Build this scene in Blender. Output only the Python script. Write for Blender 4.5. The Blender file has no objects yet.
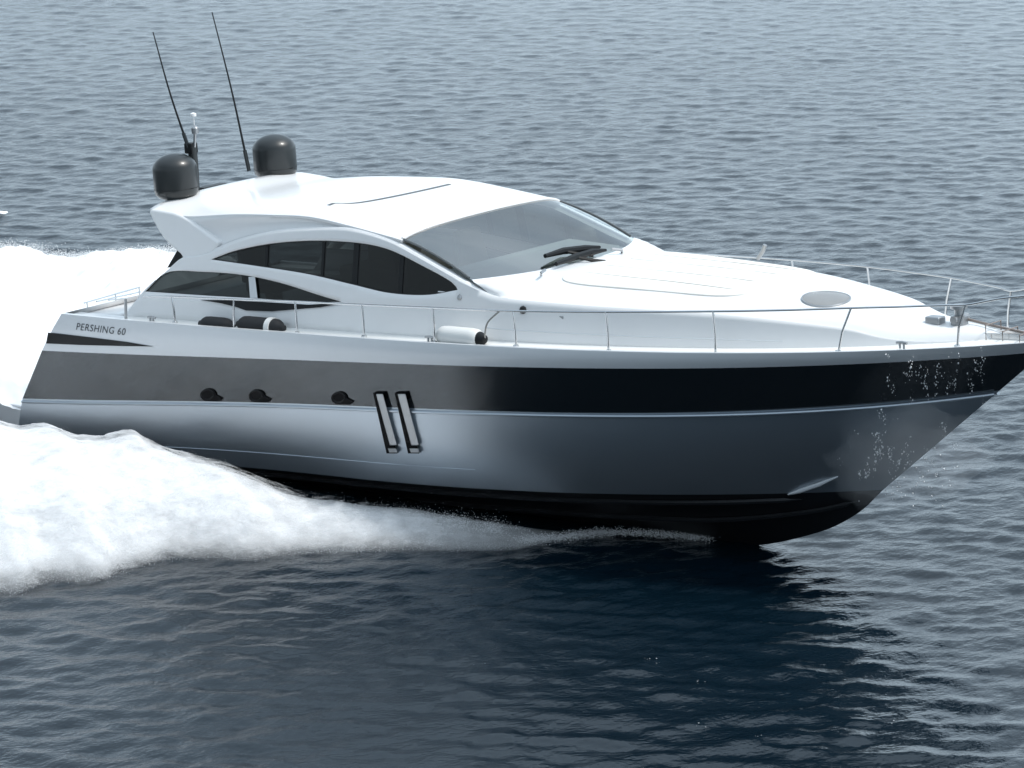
import bpy, bmesh, math, random
import numpy as np
from mathutils import Matrix, Vector, noise
from math import sin, cos, radians, pi

random.seed(7); RNG = np.random.default_rng(7)
SC = bpy.context.scene
COL = SC.collection

# ------------------------------------------------------------------ camera, sky, sun, exposure
AZ, EL, FPX, DIST = radians(41), radians(12.6), 3800.0, 52.0
PITCH, HEEL, TZ = radians(3.8), radians(1.6), 0.2
Dv = np.array([-sin(AZ)*cos(EL), cos(AZ)*cos(EL), -sin(EL)])
Rv = np.array([cos(AZ), sin(AZ), 0.0]); Uv = np.cross(Rv, Dv)
Rp = np.array([[cos(PITCH), 0, -sin(PITCH)], [0, 1, 0], [sin(PITCH), 0, cos(PITCH)]])
Rh = np.array([[1, 0, 0], [0, cos(HEEL), -sin(HEEL)], [0, sin(HEEL), cos(HEEL)]])
RB = Rp @ Rh                                   # boat frame -> world
TB = np.array([0.0, 0.0, TZ])
CAMP = np.array([42.15, -39.20, 13.28])
w0 = RB @ np.array([7.6, -1.5, 3.1]) + TB
CAMP = w0 - DIST*(Dv + Rv*(401-512)/FPX - Uv*(241-384)/FPX)

cam_d = bpy.data.cameras.new("camera"); cam = bpy.data.objects.new("camera", cam_d); COL.objects.link(cam)
cam_d.sensor_width = 36.0; cam_d.lens = FPX/1024*36.0
cam_d.clip_start = 0.5; cam_d.clip_end = 20000
M = Matrix(((Rv[0], Uv[0], -Dv[0], CAMP[0]), (Rv[1], Uv[1], -Dv[1], CAMP[1]), (Rv[2], Uv[2], -Dv[2], CAMP[2]), (0, 0, 0, 1)))
cam.matrix_world = M
SC.camera = cam

SUN = Vector((0.50, 0.30, 0.95)).normalized()
W = bpy.data.worlds.new("World"); SC.world = W; W.use_nodes = True
nt = W.node_tree; bg = nt.nodes["Background"]
sky = nt.nodes.new("ShaderNodeTexSky"); sky.sky_type = 'NISHITA'; sky.sun_disc = False
sky.sun_elevation = math.asin(SUN.z); sky.sun_rotation = math.atan2(SUN.x, SUN.y)
sky.air_density = 1.0; sky.dust_density = 4.0; sky.ozone_density = 1.0
# thin bright overcast veil mixed over the clear sky
stc = nt.nodes.new("ShaderNodeTexCoord"); snz = nt.nodes.new("ShaderNodeTexNoise"); snz.inputs["Scale"].default_value = 2.2; snz.inputs["Detail"].default_value = 5
smp = nt.nodes.new("ShaderNodeMapping"); smp.inputs["Scale"].default_value = (1, 1, 2.5)
nt.links.new(stc.outputs["Generated"], smp.inputs["Vector"]); nt.links.new(smp.outputs[0], snz.inputs["Vector"])
srp = nt.nodes.new("ShaderNodeValToRGB"); srp.color_ramp.elements[0].position = 0.32; srp.color_ramp.elements[1].position = 0.70
srp.color_ramp.elements[0].color = (5.5, 7.0, 8.3, 1); srp.color_ramp.elements[1].color = (8.1, 9.6, 10.8, 1)
nt.links.new(snz.outputs["Fac"], srp.inputs["Fac"])
smx = nt.nodes.new("ShaderNodeMix"); smx.data_type = 'RGBA'; smx.inputs["Factor"].default_value = 0.75
nt.links.new(sky.outputs[0], smx.inputs["A"]); nt.links.new(srp.outputs[0], smx.inputs["B"])
ssep = nt.nodes.new("ShaderNodeSeparateXYZ"); nt.links.new(stc.outputs["Generated"], ssep.inputs[0])   # bright overhead and low over the horizon, duller between
smr = nt.nodes.new("ShaderNodeValToRGB"); nt.links.new(ssep.outputs["Z"], smr.inputs["Fac"])
el_ = smr.color_ramp.elements; el_[0].position = 0.0; el_[0].color = (0.70,)*3+(1,); el_[1].position = 0.85; el_[1].color = (0.70,)*3+(1,)
for p_, v_ in ((0.22, 0.53), (0.45, 0.40)):
    q_ = el_.new(p_); q_.color = (v_,)*3+(1,)
sdt = nt.nodes.new("ShaderNodeVectorMath"); sdt.operation = 'DOT_PRODUCT'; sdt.inputs[1].default_value = (0.30, 0.95, 0.0)
nt.links.new(stc.outputs["Generated"], sdt.inputs[0])     # and brighter towards the sun's side of the sky than on the far side
sm2 = nt.nodes.new("ShaderNodeMapRange"); sm2.inputs["From Min"].default_value = -1; sm2.inputs["From Max"].default_value = 1
sm2.inputs["To Min"].default_value = 1.08; sm2.inputs["To Max"].default_value = 2.10; nt.links.new(sdt.outputs["Value"], sm2.inputs["Value"])
smm = nt.nodes.new("ShaderNodeMath"); smm.operation = 'MULTIPLY'; nt.links.new(smr.outputs["Color"], smm.inputs[0]); nt.links.new(sm2.outputs["Result"], smm.inputs[1])
svm = nt.nodes.new("ShaderNodeVectorMath"); svm.operation = 'SCALE'
nt.links.new(smx.outputs["Result"], svm.inputs[0]); nt.links.new(smm.outputs[0], svm.inputs["Scale"]); nt.links.new(svm.outputs[0], bg.inputs[0])
bg.inputs[1].default_value = 0.15
sl = bpy.data.lights.new("sun", 'SUN'); sl.energy = 2.6; sl.angle = radians(10); sl.color = (1.0, 0.97, 0.925)
so = bpy.data.objects.new("sun", sl); COL.objects.link(so); so.rotation_euler = SUN.to_track_quat('Z', 'Y').to_euler()
so.location = (0, 0, 40)
vs = SC.view_settings; vs.view_transform = 'Standard'; vs.look = 'None'; vs.exposure = 0.0; vs.gamma = 1.0; vs.use_curve_mapping = False
SC.cycles.max_bounces = 10; SC.cycles.transparent_max_bounces = 24; SC.cycles.volume_bounces = 3
SC.cycles.caustics_reflective = False; SC.cycles.caustics_refractive = False

# ------------------------------------------------------------------ pixel <-> boat helpers (survey of the photograph)
def ray(px, py):
    v = Dv + Rv*(px-512)/FPX - Uv*(py-384)/FPX
    return RB.T @ (CAMP-TB), RB.T @ v
def at_y(px, py, y):
    o, v = ray(px, py); return o + v*(y-o[1])/v[1]
def at_z(px, py, z):
    o, v = ray(px, py); return o + v*(z-o[2])/v[2]
def at_f(px, py, fy, off=0.0):
    o, v = ray(px, py); t = (-2-o[1])/v[1]
    for i in range(60):
        p = o + t*v; t = t + 0.8*(fy(p[0], p[2])-off-p[1])/v[1]
    return o + t*v
def at_plane(px, py, p0, n):
    o, v = ray(px, py); return o + v*(np.dot(p0-o, n)/np.dot(v, n))
def world_z0(px, py, z=0.0):
    v = Dv + Rv*(px-512)/FPX - Uv*(py-384)/FPX
    return CAMP + v*(z-CAMP[2])/v[2]
def b2w(p): return RB @ np.asarray(p, float) + TB

# ------------------------------------------------------------------ materials
def mat(name, color, rough=0.4, metal=0.0, coat=0.0, spec=0.5, vary=0.0, vscale=6.0, bump=0.0, bscale=80.0):
    m = bpy.data.materials.new(name); m.use_nodes = True
    n = m.node_tree; b = n.nodes["Principled BSDF"]
    b.inputs["Base Color"].default_value = (*color, 1); b.inputs["Roughness"].default_value = rough
    b.inputs["Metallic"].default_value = metal; b.inputs["Coat Weight"].default_value = coat
    b.inputs["Specular IOR Level"].default_value = spec; b.inputs["Coat Roughness"].default_value = 0.05
    if name.startswith("black_gloss"): b.inputs["Specular Tint"].default_value = (0.84, 0.93, 1.0, 1)
    tc = n.nodes.new("ShaderNodeTexCoord")
    nz = n.nodes.new("ShaderNodeTexNoise"); nz.inputs["Scale"].default_value = vscale; nz.inputs["Detail"].default_value = 5
    n.links.new(tc.outputs["Object"], nz.inputs["Vector"])
    if vary > 0:
        mx = n.nodes.new("ShaderNodeMix"); mx.data_type = 'RGBA'
        mx.inputs["A"].default_value = (*[c*(1-vary) for c in color], 1); mx.inputs["B"].default_value = (*[min(1, c*(1+vary)) for c in color], 1)
        n.links.new(nz.outputs["Fac"], mx.inputs["Factor"]); n.links.new(mx.outputs["Result"], b.inputs["Base Color"])
    if bump > 0:
        nb = n.nodes.new("ShaderNodeTexNoise"); nb.inputs["Scale"].default_value = bscale
        n.links.new(tc.outputs["Object"], nb.inputs["Vector"])
        bp = n.nodes.new("ShaderNodeBump"); bp.inputs["Strength"].default_value = bump; bp.inputs["Distance"].default_value = 0.01
        n.links.new(nb.outputs["Fac"], bp.inputs["Height"]); n.links.new(bp.outputs["Normal"], b.inputs["Normal"])
    return m
GEL = mat("white_gelcoat", (0.80, 0.80, 0.80), 0.32, vary=0.02, coat=0.3)
DECKM = mat("white_deck", (0.76, 0.76, 0.74), 0.55, vary=0.03, bump=0.1)
SILVER = mat("silver_metallic_paint", (0.48, 0.53, 0.58), 0.37, metal=0.92, coat=0.15, vary=0.02, vscale=2)
BAND = mat("pearl_white_paint", (0.66, 0.68, 0.70), 0.30, metal=0.12, coat=0.3, vary=0.02)
BLACK = mat("black_gloss_paint", (0.004, 0.005, 0.006), 0.20, coat=0.6, spec=0.85)
ANTI = mat("black_antifouling", (0.006, 0.007, 0.009), 0.45, vary=0.3)
DARK = mat("dark_trim", (0.008, 0.009, 0.010), 0.4, spec=0.25)
PORT = mat("porthole_black", (0.004, 0.004, 0.005), 0.5, spec=0.1)
DOME = mat("charcoal_dome_shell", (0.012, 0.015, 0.016), 0.36, vary=0.08, coat=0.2)
STEEL = mat("polished_steel", (0.62, 0.63, 0.64), 0.2, metal=1.0, vary=0.05)
DULLSTEEL = mat("dull_steel", (0.38, 0.39, 0.40), 0.3, metal=0.8, vary=0.1)
CREAM = mat("cream_leather", (0.70, 0.66, 0.58), 0.6, vary=0.05)
INNER = mat("interior_lining", (0.42, 0.41, 0.38), 0.7, vary=0.05)
DASH = mat("dash_grey", (0.58, 0.60, 0.59), 0.6, vary=0.06)
PAD = mat("sunpad_vinyl", (0.78, 0.76, 0.71), 0.6, vary=0.03, bump=0.08)
SEAM = mat("cushion_seam_grey", (0.62, 0.60, 0.57), 0.7)
HATCH = mat("hatch_tinted", (0.24, 0.24, 0.235), 0.25, vary=0.1)
FENDB = mat("black_fender_cover", (0.010, 0.011, 0.013), 0.7, vary=0.2, bump=0.15)
FENDW = mat("white_fender_vinyl", (0.74, 0.74, 0.72), 0.4, vary=0.03)
ROPE = mat("grey_rope", (0.35, 0.34, 0.32), 0.8, vary=0.1)
LETTER = mat("dark_lettering", (0.05, 0.055, 0.065), 0.35)
TEAK = mat("brown_chain_cover", (0.24, 0.20, 0.18), 0.5, vary=0.1)
REDM = mat("seam_grey", (0.10, 0.11, 0.115), 0.5)

def glass(name, tint, refl=1.0, ior=1.5):
    m = bpy.data.materials.new(name); m.use_nodes = True; n = m.node_tree
    for x in list(n.nodes):
        if x.type == 'BSDF_PRINCIPLED': n.nodes.remove(x)
    out = n.nodes["Material Output"]
    tr = n.nodes.new("ShaderNodeBsdfTransparent"); tr.inputs[0].default_value = (*tint, 1)
    gl = n.nodes.new("ShaderNodeBsdfGlossy"); gl.inputs["Roughness"].default_value = 0.03
    gl.inputs["Color"].default_value = (refl, refl, refl, 1)
    fr = n.nodes.new("ShaderNodeFresnel"); fr.inputs[0].default_value = ior
    mx = n.nodes.new("ShaderNodeMixShader")
    n.links.new(fr.outputs[0], mx.inputs[0]); n.links.new(tr.outputs[0], mx.inputs[1]); n.links.new(gl.outputs[0], mx.inputs[2])
    n.links.new(mx.outputs[0], out.inputs["Surface"]); return m
GLASS_S = glass("tinted_side_glass", (0.035, 0.042, 0.042), ior=1.36)
GLASS_W = glass("windscreen_glass", (0.66, 0.74, 0.74), ior=2.8)

# ------------------------------------------------------------------ mesh helpers
def mk(name, verts, faces, m, parent=None, smooth=True, angle=40, bevel=0.0, solid=0.0, soff=-1):
    me = bpy.data.meshes.new(name)
    me.from_pydata([tuple(map(float, v)) for v in verts], [], faces)
    bm = bmesh.new(); bm.from_mesh(me)
    bmesh.ops.remove_doubles(bm, verts=bm.verts, dist=0.0008)
    bmesh.ops.dissolve_degenerate(bm, edges=bm.edges, dist=0.0005)
    bmesh.ops.recalc_face_normals(bm, faces=bm.faces)
    bm.to_mesh(me); bm.free()
    if smooth:
        me.polygons.foreach_set("use_smooth", [True]*len(me.polygons))
        me.set_sharp_from_angle(angle=radians(angle))
    me.materials.append(m)
    o = bpy.data.objects.new(name, me); COL.objects.link(o)
    if parent: o.parent = parent
    if solid:
        s = o.modifiers.new("solid", 'SOLIDIFY'); s.thickness = solid; s.offset = soff
    if bevel:
        b = o.modifiers.new("bevel", 'BEVEL'); b.width = bevel; b.segments = 3; b.limit_method = 'ANGLE'; b.angle_limit = radians(40)
    return o
class MB:
    def __init__(s): s.v = []; s.f = []
    def add(s, v, f):
        k = len(s.v); s.v += [tuple(map(float, q)) for q in v]; s.f += [tuple(i+k for i in q) for q in f]; return s
    def loft(s, rows, close_u=False, cap=False):
        R, N = len(rows), len(rows[0]); v = [p for r in rows for p in r]; f = []
        for i in range(R-1):
            for j in range(N - (0 if close_u else 1)):
                a, b = i*N+j, i*N+(j+1) % N; f.append((a, b, b+N, a+N))
        if cap:
            f.append(tuple(range(N))); f.append(tuple((R-1)*N+j for j in range(N)))
        return s.add(v, f)
    def tube(s, pts, r, n=8, cap=True):
        pts = [np.asarray(p, float) for p in pts]; rows = []
        rr = r if hasattr(r, '__len__') else [r]*len(pts)
        up = np.array([0.13, 0.21, 0.97])
        for i, p in enumerate(pts):
            t = pts[min(i+1, len(pts)-1)] - pts[max(i-1, 0)]; t = t/(np.linalg.norm(t)+1e-9)
            a = np.cross(t, up); 
            if np.linalg.norm(a) < 0.15: a = np.cross(t, np.array([1.0, 0, 0]))
            a /= np.linalg.norm(a); b = np.cross(t, a)
            rows.append([p + rr[i]*(cos(2*pi*k/n)*a + sin(2*pi*k/n)*b) for k in range(n)])
        return s.loft(rows, True, cap)
    def box(s, c, d):
        x, y, z = c; a, b, h = [q/2 for q in d]
        v = [(x+i*a, y+j*b, z+k*h) for i in (-1, 1) for j in (-1, 1) for k in (-1, 1)]
        return s.add(v, [(0, 1, 3, 2), (4, 6, 7, 5), (0, 4, 5, 1), (2, 3, 7, 6), (0, 2, 6, 4), (1, 5, 7, 3)])
    def lathe(s, prof, c, n=28, axis='z'):
        rows = []
        for r, h in prof:
            ring = []
            for k in range(n):
                a = 2*pi*k/n; q = (r*cos(a), r*sin(a), h)
                if axis == 'x': q = (h, r*cos(a), r*sin(a))
                ring.append((c[0]+q[0], c[1]+q[1], c[2]+q[2]))
            rows.append(ring)
        return s.loft(rows, True, True)
    def prism(s, poly, back):
        """poly: outer face points, back: the matching inner face points"""
        n = len(poly); v = list(poly)+list(back); f = [tuple(range(n)), tuple(range(2*n-1, n-1, -1))]
        f += [(i, (i+1) % n, n+(i+1) % n, n+i) for i in range(n)]
        return s.add(v, f)
    def mirror(s):
        k = len(s.v); s.v += [(x, -y, z) for x, y, z in s.v[:k]]; s.f += [tuple(i+k for i in q[::-1]) for q in list(s.f)]; return s
    def both(s, name, m, parent=None, **kw):
        o = mk(name, s.v, s.f, m, parent, **kw); mk(name, [(x, -y, z) for x, y, z in s.v], [q[::-1] for q in s.f], m, parent, **kw); return o
    def build(s, name, m, parent=None, **kw): return mk(name, s.v, s.f, m, parent, **kw)
def resample(pts, n):
    """Catmull-Rom through the points, n samples by arc length"""
    P = [np.asarray(p, float) for p in pts]; Q = [2*P[0]-P[1]] + P + [2*P[-1]-P[-2]]; out = []
    for i in range(len(P)-1):
        a, b, c, d = Q[i:i+4]
        for k in range(16):
            t = k/16; out.append(0.5*(2*b+(c-a)*t+(2*a-5*b+4*c-d)*t*t+(3*b-a-3*c+d)*t**3))
    out.append(P[-1]); out = np.array(out)
    L = np.r_[0, np.cumsum(np.linalg.norm(np.diff(out, axis=0), axis=1))]
    s = np.linspace(0, L[-1], n)
    return np.stack([np.interp(s, L, out[:, k]) for k in range(3)], 1)
def tag(o, label=None, cat=None, group=None, kind=None):
    if label: o["label"] = label
    if cat: o["category"] = cat
    if group: o["group"] = group
    if kind: o["kind"] = kind
    return o

# ------------------------------------------------------------------ the yacht: root
yacht = bpy.data.objects.new("motor_yacht", None); COL.objects.link(yacht)
yacht.empty_display_size = 0.5
yacht.matrix_world = Matrix([list(RB[i])+[TB[i]] for i in range(3)]+[[0, 0, 0, 1]])
tag(yacht, "silver and white motor yacht with black hull stripe planing through the sea", "yacht")

# ------------------------------------------------------------------ hull lines
def half(Wd, xe, p, x0=7.0, aft=0.1):
    def f(x, z=0):
        x = min(max(x, -2), xe); s = max(0, (x-x0)/(xe-x0)); a = max(0, (x0-x)/x0)
        return -(Wd*(1-s**p)-aft*a)
    return f
stem_px = [(1030, 343), (1024, 371), (1000, 391), (969, 415), (934, 450), (902, 475.5), (883, 490), (852, 513.5), (811, 532.5), (741, 545.5)]
STEM = [at_y(a, b, 0) for a, b in stem_px]
LINES = {
 'S': (half(2.40, 17.30, 2.6), [(61, 314), (110, 318), (137, 320), (180, 325), (230, 329.5), (300, 334), (390, 339), (470, 345), (520, 347.5), (650, 352.7), (740, 354.5), (840, 351.5), (920, 349), (960, 346.5), (1000, 344.5)]),
 'A': (half(2.41, 17.02, 2.55), [(40, 350), (80, 353), (150, 355), (260, 358), (345, 363), (440, 364.5), (600, 368), (700, 369), (800, 367), (900, 362), (960, 357), (1000, 354.5)]),
 'B': (half(2.34, 16.35, 2.2), [(20, 399), (75, 399), (152, 400), (260, 404.5), (340, 405.5), (420, 408), (520, 411), (600, 412.3), (700, 413), (800, 410.5), (858, 406), (934, 397), (970, 393)]),
 'C': (half(2.12, 14.55, 2.0), [(120, 444), (146, 448), (220, 465), (300, 473), (421, 484), (516, 491), (600, 494.5), (700, 495), (779, 494.5), (850, 492)]),
}
stem_end = {'S': (17.28, 2.13), 'A': (17.00, 1.96), 'B': (STEM[2][0], STEM[2][2]), 'C': (STEM[6][0], STEM[6][2])}
X_AFT = {'S': 1.45, 'A': 0.95, 'B': 0.32, 'C': -0.10, 'K': -0.10}
NH = 110
def useq(n=NH): 
    u = np.linspace(0, 1, n); return 1-(1-u)**1.7
CUR = {}
for k, (f, P) in LINES.items():
    pts = np.array([at_f(a, b, f) for a, b in P])
    xe, ze = stem_end[k]
    xs = np.r_[pts[:, 0], [xe]*2]; zs = np.r_[pts[:, 2], [ze]*2]
    deg = 3 if k == 'C' else 4
    if k == 'C': xs = np.r_[xs[2:]]; zs = zs[2:]
    co = np.polyfit(xs, zs, deg)
    X = X_AFT[k] + (xe-X_AFT[k])*useq()
    fx = half({'S': 2.40, 'A': 2.41, 'B': 2.34, 'C': 2.12}[k], xe, {'S': 2.6, 'A': 2.55, 'B': 2.2, 'C': 2.0}[k])
    Z = np.polyval(co, X)
    CUR[k] = np.array([(x, fx(x), z) for x, z in zip(X, Z)])
# keel: from the transom to the stem foot and up the stem to the chine end
keel_pts = [(-0.10, -1.22), (4, -1.22), (8, -1.2), (10.5, -1.14), (12.1, STEM[9][2]), (13.29, STEM[8][2]), (13.97, STEM[7][2]), (STEM[6][0], STEM[6][2])]
kx = np.array([p[0] for p in keel_pts]); kz = np.array([p[1] for p in keel_pts])
KP = resample([(a, 0, b) for a, b in keel_pts], 300)
Xk = -0.10 + (STEM[6][0]+0.10)*useq()
CUR['K'] = np.array([(x, 0, np.interp(x, KP[:, 0], KP[:, 2])) for x in Xk])
def between(a, b, ts, bulge=0.0):
    A, B = CUR[a], CUR[b]; out = []
    for t in ts:
        P = A*(1-t)+B*t; P = P.copy()
        fade = np.clip((1-useq())*6, 0, 1)
        P[:, 1] -= bulge*4*t*(1-t)*fade
        out.append(P)
    return out
rows_band = between('S', 'A', np.linspace(0, 1, 4), 0.02)
rows_str = between('A', 'B', np.linspace(0, 1, 6), 0.0)
rows_low = between('B', 'C', np.linspace(0, 1, 9), 0.06)
rows_bot = between('C', 'K', np.linspace(0, 1, 7), 0.0)
HROWS = rows_band + rows_str[1:] + rows_low[1:]
def hully(x, z):
    zz = []; yy = []
    for r in HROWS:
        zz.append(np.interp(x, r[:, 0], r[:, 2])); yy.append(np.interp(x, r[:, 0], r[:, 1]))
    zz = np.array(zz)[::-1]; yy = np.array(yy)[::-1]
    return float(np.interp(z, zz, yy))
def zS(x): return float(np.interp(x, CUR['S'][:, 0], CUR['S'][:, 2]))
def yS(x): return float(np.interp(x, CUR['S'][:, 0], CUR['S'][:, 1]))

hull = MB().loft(rows_low).mirror().build("hull", SILVER, yacht)
stripe = MB().loft(rows_str).mirror().build("hull_stripe", BLACK, yacht)
bul = MB().loft(rows_band).mirror()
inner = CUR['S'].copy(); inner[:, 1] = np.minimum(inner[:, 1]+0.07, -0.0); inner2 = inner.copy(); inner2[:, 2] -= 0.05
bul2 = MB().loft([CUR['S'], inner, inner2]).mirror(); bul.add(bul2.v, bul2.f)
bulwark = bul.build("bulwark", BAND, yacht)
bottom = MB().loft(rows_bot).mirror().build("hull_bottom", ANTI, yacht)
# transom plate
col = [r[0] for r in rows_band+rows_str[1:]+rows_low[1:]+rows_bot[1:]]
tv = [tuple(p) for p in col] + [(x, -y, z) for x, y, z in col]; n = len(col)
mk("transom", tv, [(i, i+1, n+i+1, n+i) for i in range(n-1)], GEL, yacht)
# rub rail, knuckle line and spray rail on the lower hull
rr = CUR['B'].copy(); rr[:, 1] -= 0.012; rr[:, 2] -= 0.045
MB().tube(rr[:-4], 0.022, 8).both("rub_rail", SILVER, yacht)
k1 = rows_low[6][:48].copy(); k1[:, 1] -= 0.004
MB().tube(k1, 0.006, 6).both("hull_knuckle", SILVER, yacht)
for t, x1 in ((0.12, 88), (0.45, 98)):
    q = (CUR['C']*(1-t)+CUR['K']*t)[5:x1]; q[:, 2] -= 0.02; q[:, 1] -= 0.02
    MB().tube(q, [0.035]*(len(q)-3)+[0.02, 0.012, 0.004], 6).both("spray_rail", ANTI, yacht)
MB().tube([at_f(a, b, hully, o_) for a, b, o_ in ((788, 494.5, 0.0), (800, 491, 0.03), (820, 484, 0.035), (838, 476.5, 0.0))], [0.01, 0.03, 0.03, 0.008], 8).both("bow_strake_highlight", BAND, yacht)  # pale tube paints in the light caught by the spray rail's end
# swim platform behind the transom
pl = [(-1.25, -1.75), (-1.1, -1.98), (-0.8, -2.06), (0.36, -2.16), (0.36, 2.16), (-0.8, 2.06), (-1.1, 1.98), (-1.25, 1.75)]
MB().prism([(x, y, 0.30) for x, y in pl], [(x*0.92+0.05, y*0.97, -0.08) for x, y in pl]).build("swim_platform", BAND, yacht, bevel=0.03)

# ------------------------------------------------------------------ deck
def deckz(x): return zS(min(max(x, 1.45), 17.2))-0.035
XD = np.r_[np.linspace(2.55, 15.5, 60), np.linspace(15.6, 17.2, 18)]
rows = []
for t in np.linspace(-1, 1, 15):
    rows.append([(x, t*max(0.0, (-yS(x)-0.05)), deckz(x)+0.05*(1-t*t)) for x in XD])
MB().loft(rows).build("deck", DECKM, yacht)
# cockpit: sole, coamings and sunpad
cz = 1.15
ck = MB(); xs = np.linspace(1.0, 3.0, 6)
ck.loft([[(x, -2.0, cz) for x in xs], [(x, 2.0, cz) for x in xs]])
for s in (-1, 1):
    ck.loft([[(x, s*2.0, cz) for x in xs], [(max(x, 1.5), s*2.0, zS(max(x, 1.5))-0.03) for x in xs], [(max(x, 1.5), s*(-yS(x)-0.04), zS(max(x, 1.5))-0.03) for x in xs]])
ck.build("cockpit", GEL, yacht, solid=0.02)
MB().prism([(1.25, -1.85, 1.72), (2.2, -1.85, 1.78), (2.2, 1.85, 1.78), (1.25, 1.85, 1.72)], [(1.05, -1.85, 1.16), (2.2, -1.85, 1.16), (2.2, 1.85, 1.16), (1.05, 1.85, 1.16)]).build("aft_sunpad", GEL, yacht, bevel=0.06)

# ------------------------------------------------------------------ cabin side
def cs(x, z):
    s = min(1, max(0, (x-7)/9.6)); return -(1.95*(1-s**2.6)-0.2*(z-1.9))
def prof(P, off=0.0):
    pts = np.array([at_f(a, b, cs) for a, b in P]); i = np.argsort(pts[:, 0]); return pts[i]
U_px = [(125, 317), (146, 290), (168, 271), (183, 258), (197, 256), (211, 252.5), (244, 239), (282, 231), (333, 228.5), (358.5, 231), (390, 241), (415, 254), (441, 269), (466, 283), (492, 295.5), (517, 299.5), (593, 306), (650, 309.5), (716, 314), (767, 319), (843, 328), (881, 337)]
Up = prof(U_px)
Up = np.vstack([Up, [(15.4, 0, deckz(15.4)+0.07), (16.0, 0, deckz(16.0)+0.045), (16.6, 0, deckz(16.6)+0.02)]])
UP = resample([(p[0], 0, p[2]) for p in Up], 400); UX, UZ = UP[:, 0], UP[:, 2]
def zU(x): return float(np.interp(x, UX, UZ))
def curve(P): 
    p = prof(P); q = resample([(a[0], 0, a[2]) for a in p], 200); return q[:, 0], q[:, 2]
UT = curve([(212, 259.5), (239, 250), (282, 242.5), (333, 241), (384, 247.5), (428, 268), (453.5, 282.5), (459, 290)])
UB = curve([(212, 259.5), (257, 266), (308, 274), (353, 284.5), (390, 293), (428, 295), (459, 290)])
LT = curve([(146, 291.5), (168, 272.5), (206, 272), (244, 275), (282, 283), (320, 295), (343, 302)])
LB = curve([(146, 291.5), (206, 295.5), (257, 298.5), (308, 302), (343, 302)])
def ev(c, x): return float(np.interp(x, c[0], c[1]))
xcols = sorted(set(list(np.linspace(UX[0], 16.6, 160)) + [UT[0][0], UT[0][-1], LT[0][0], LT[0][-1]]))
def colrows(x):
    d = deckz(x)-0.01; u = max(zU(x), d+0.004)
    lb, lt = ev(LB, x), ev(LT, x); ub, ut = ev(UB, x), ev(UT, x)
    if not LT[0][0] <= x <= LT[0][-1]: lb = lt
    if not UT[0][0] <= x <= UT[0][-1]:
        ub = ut
        if x < UT[0][0]: ub = ut = (lt+u)/2 if u > lt else u
    if x > LT[0][-1] and x > 7: lb = lt = d+(min(ub, u)-d)*0.45
    out = [d]; 
    for q in (lb, lt, ub, ut, u): out.append(min(max(q, out[-1]), u))
    return out
side = MB()
rows6 = [colrows(x) for x in xcols]
segs = [(0, 1, 5), (2, 3, 5), (4, 5, 5)]
for a, b, nn in segs:
    g = []
    for t in np.linspace(0, 1, nn):
        g.append([(x, cs(x, r[a]+(r[b]-r[a])*t) if abs(x-16.6) > 1e-6 else 0.0, r[a]+(r[b]-r[a])*t) for x, r in zip(xcols, rows6)])
    side.loft(g)
# where there is no window opening segments 1-2 and 3-4 are empty, so nothing more to close
cabin = side.mirror().build("cabin_side", GEL, yacht, solid=0.03, soff=1, angle=60)
# styling recess in the forward cabin side: a long shallow dark crease line
crease = [(x, cs(x, deckz(x)+0.30*(zU(x)-deckz(x)))-0.028, deckz(x)+0.30*(zU(x)-deckz(x))) for x in np.linspace(9.4, 13.8, 40)]
MB().tube(crease, 0.009, 6).both("cabin_crease", BAND, yacht)

# window panes, frames, mullions
def pane(top, bot, name, n=50, inset=0.02):
    o = None
    for s in (1, -1):
        mb = MB(); a = []; b = []; c = []
        for x in np.linspace(top[0][0], top[0][-1], n):
            zt, zb = ev(top, x), ev(bot, x)
            zm = (zt+zb)/2
            a.append((x, -s*(cs(x, zt)+inset), zt)); c.append((x, -s*(cs(x, zm)+inset), zm)); b.append((x, -s*(cs(x, zb)+inset), zb))
        q = mb.loft([a, c, b]).build(name, GLASS_S, yacht); o = o or q
    return o
win_u = pane(UT, UB, "side_window"); win_l = pane(LT, LB, "cockpit_window")
def rim(top, bot, parent, r=0.014):
    for s in (-1, 1):
        pts = [(x, -s*(cs(x, ev(top, x))+0.004), ev(top, x)) for x in np.linspace(top[0][0], top[0][-1], 50)]
        pts += [(x, -s*(cs(x, ev(bot, x))+0.004), ev(bot, x)) for x in np.linspace(top[0][-1], top[0][0], 50)][1:]
        MB().tube(pts, r, 6).build("window_frame", DARK, parent)
rim(UT, UB, win_u); rim(LT, LB, win_l, 0.010)
def mullion(px, w, parent):
    p = at_f(px, 262, cs); x = p[0]
    a = ev(UT, x); b = ev(UB, x)
    for s in (-1, 1):
        mb = MB(); mb.prism([(x-w/2, -s*(cs(x, a)+0.012), a), (x+w/2, -s*(cs(x, a)+0.012), a), (x+w/2, -s*(cs(x, b)+0.012), b), (x-w/2, -s*(cs(x, b)+0.012), b)],
                            [(x-w/2, -s*(cs(x, a)+0.05), a), (x+w/2, -s*(cs(x, a)+0.05), a), (x+w/2, -s*(cs(x, b)+0.05), b), (x-w/2, -s*(cs(x, b)+0.05), b)])
        mb.build("mullion", DARK, parent)
for px, w in ((265.5, 0.06), (322, 0.05), (355, 0.10), (401, 0.08)): mullion(px, w, win_u)
f_ = [(248.5, 277), (255, 276.5), (257.5, 298), (250, 298)]
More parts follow.
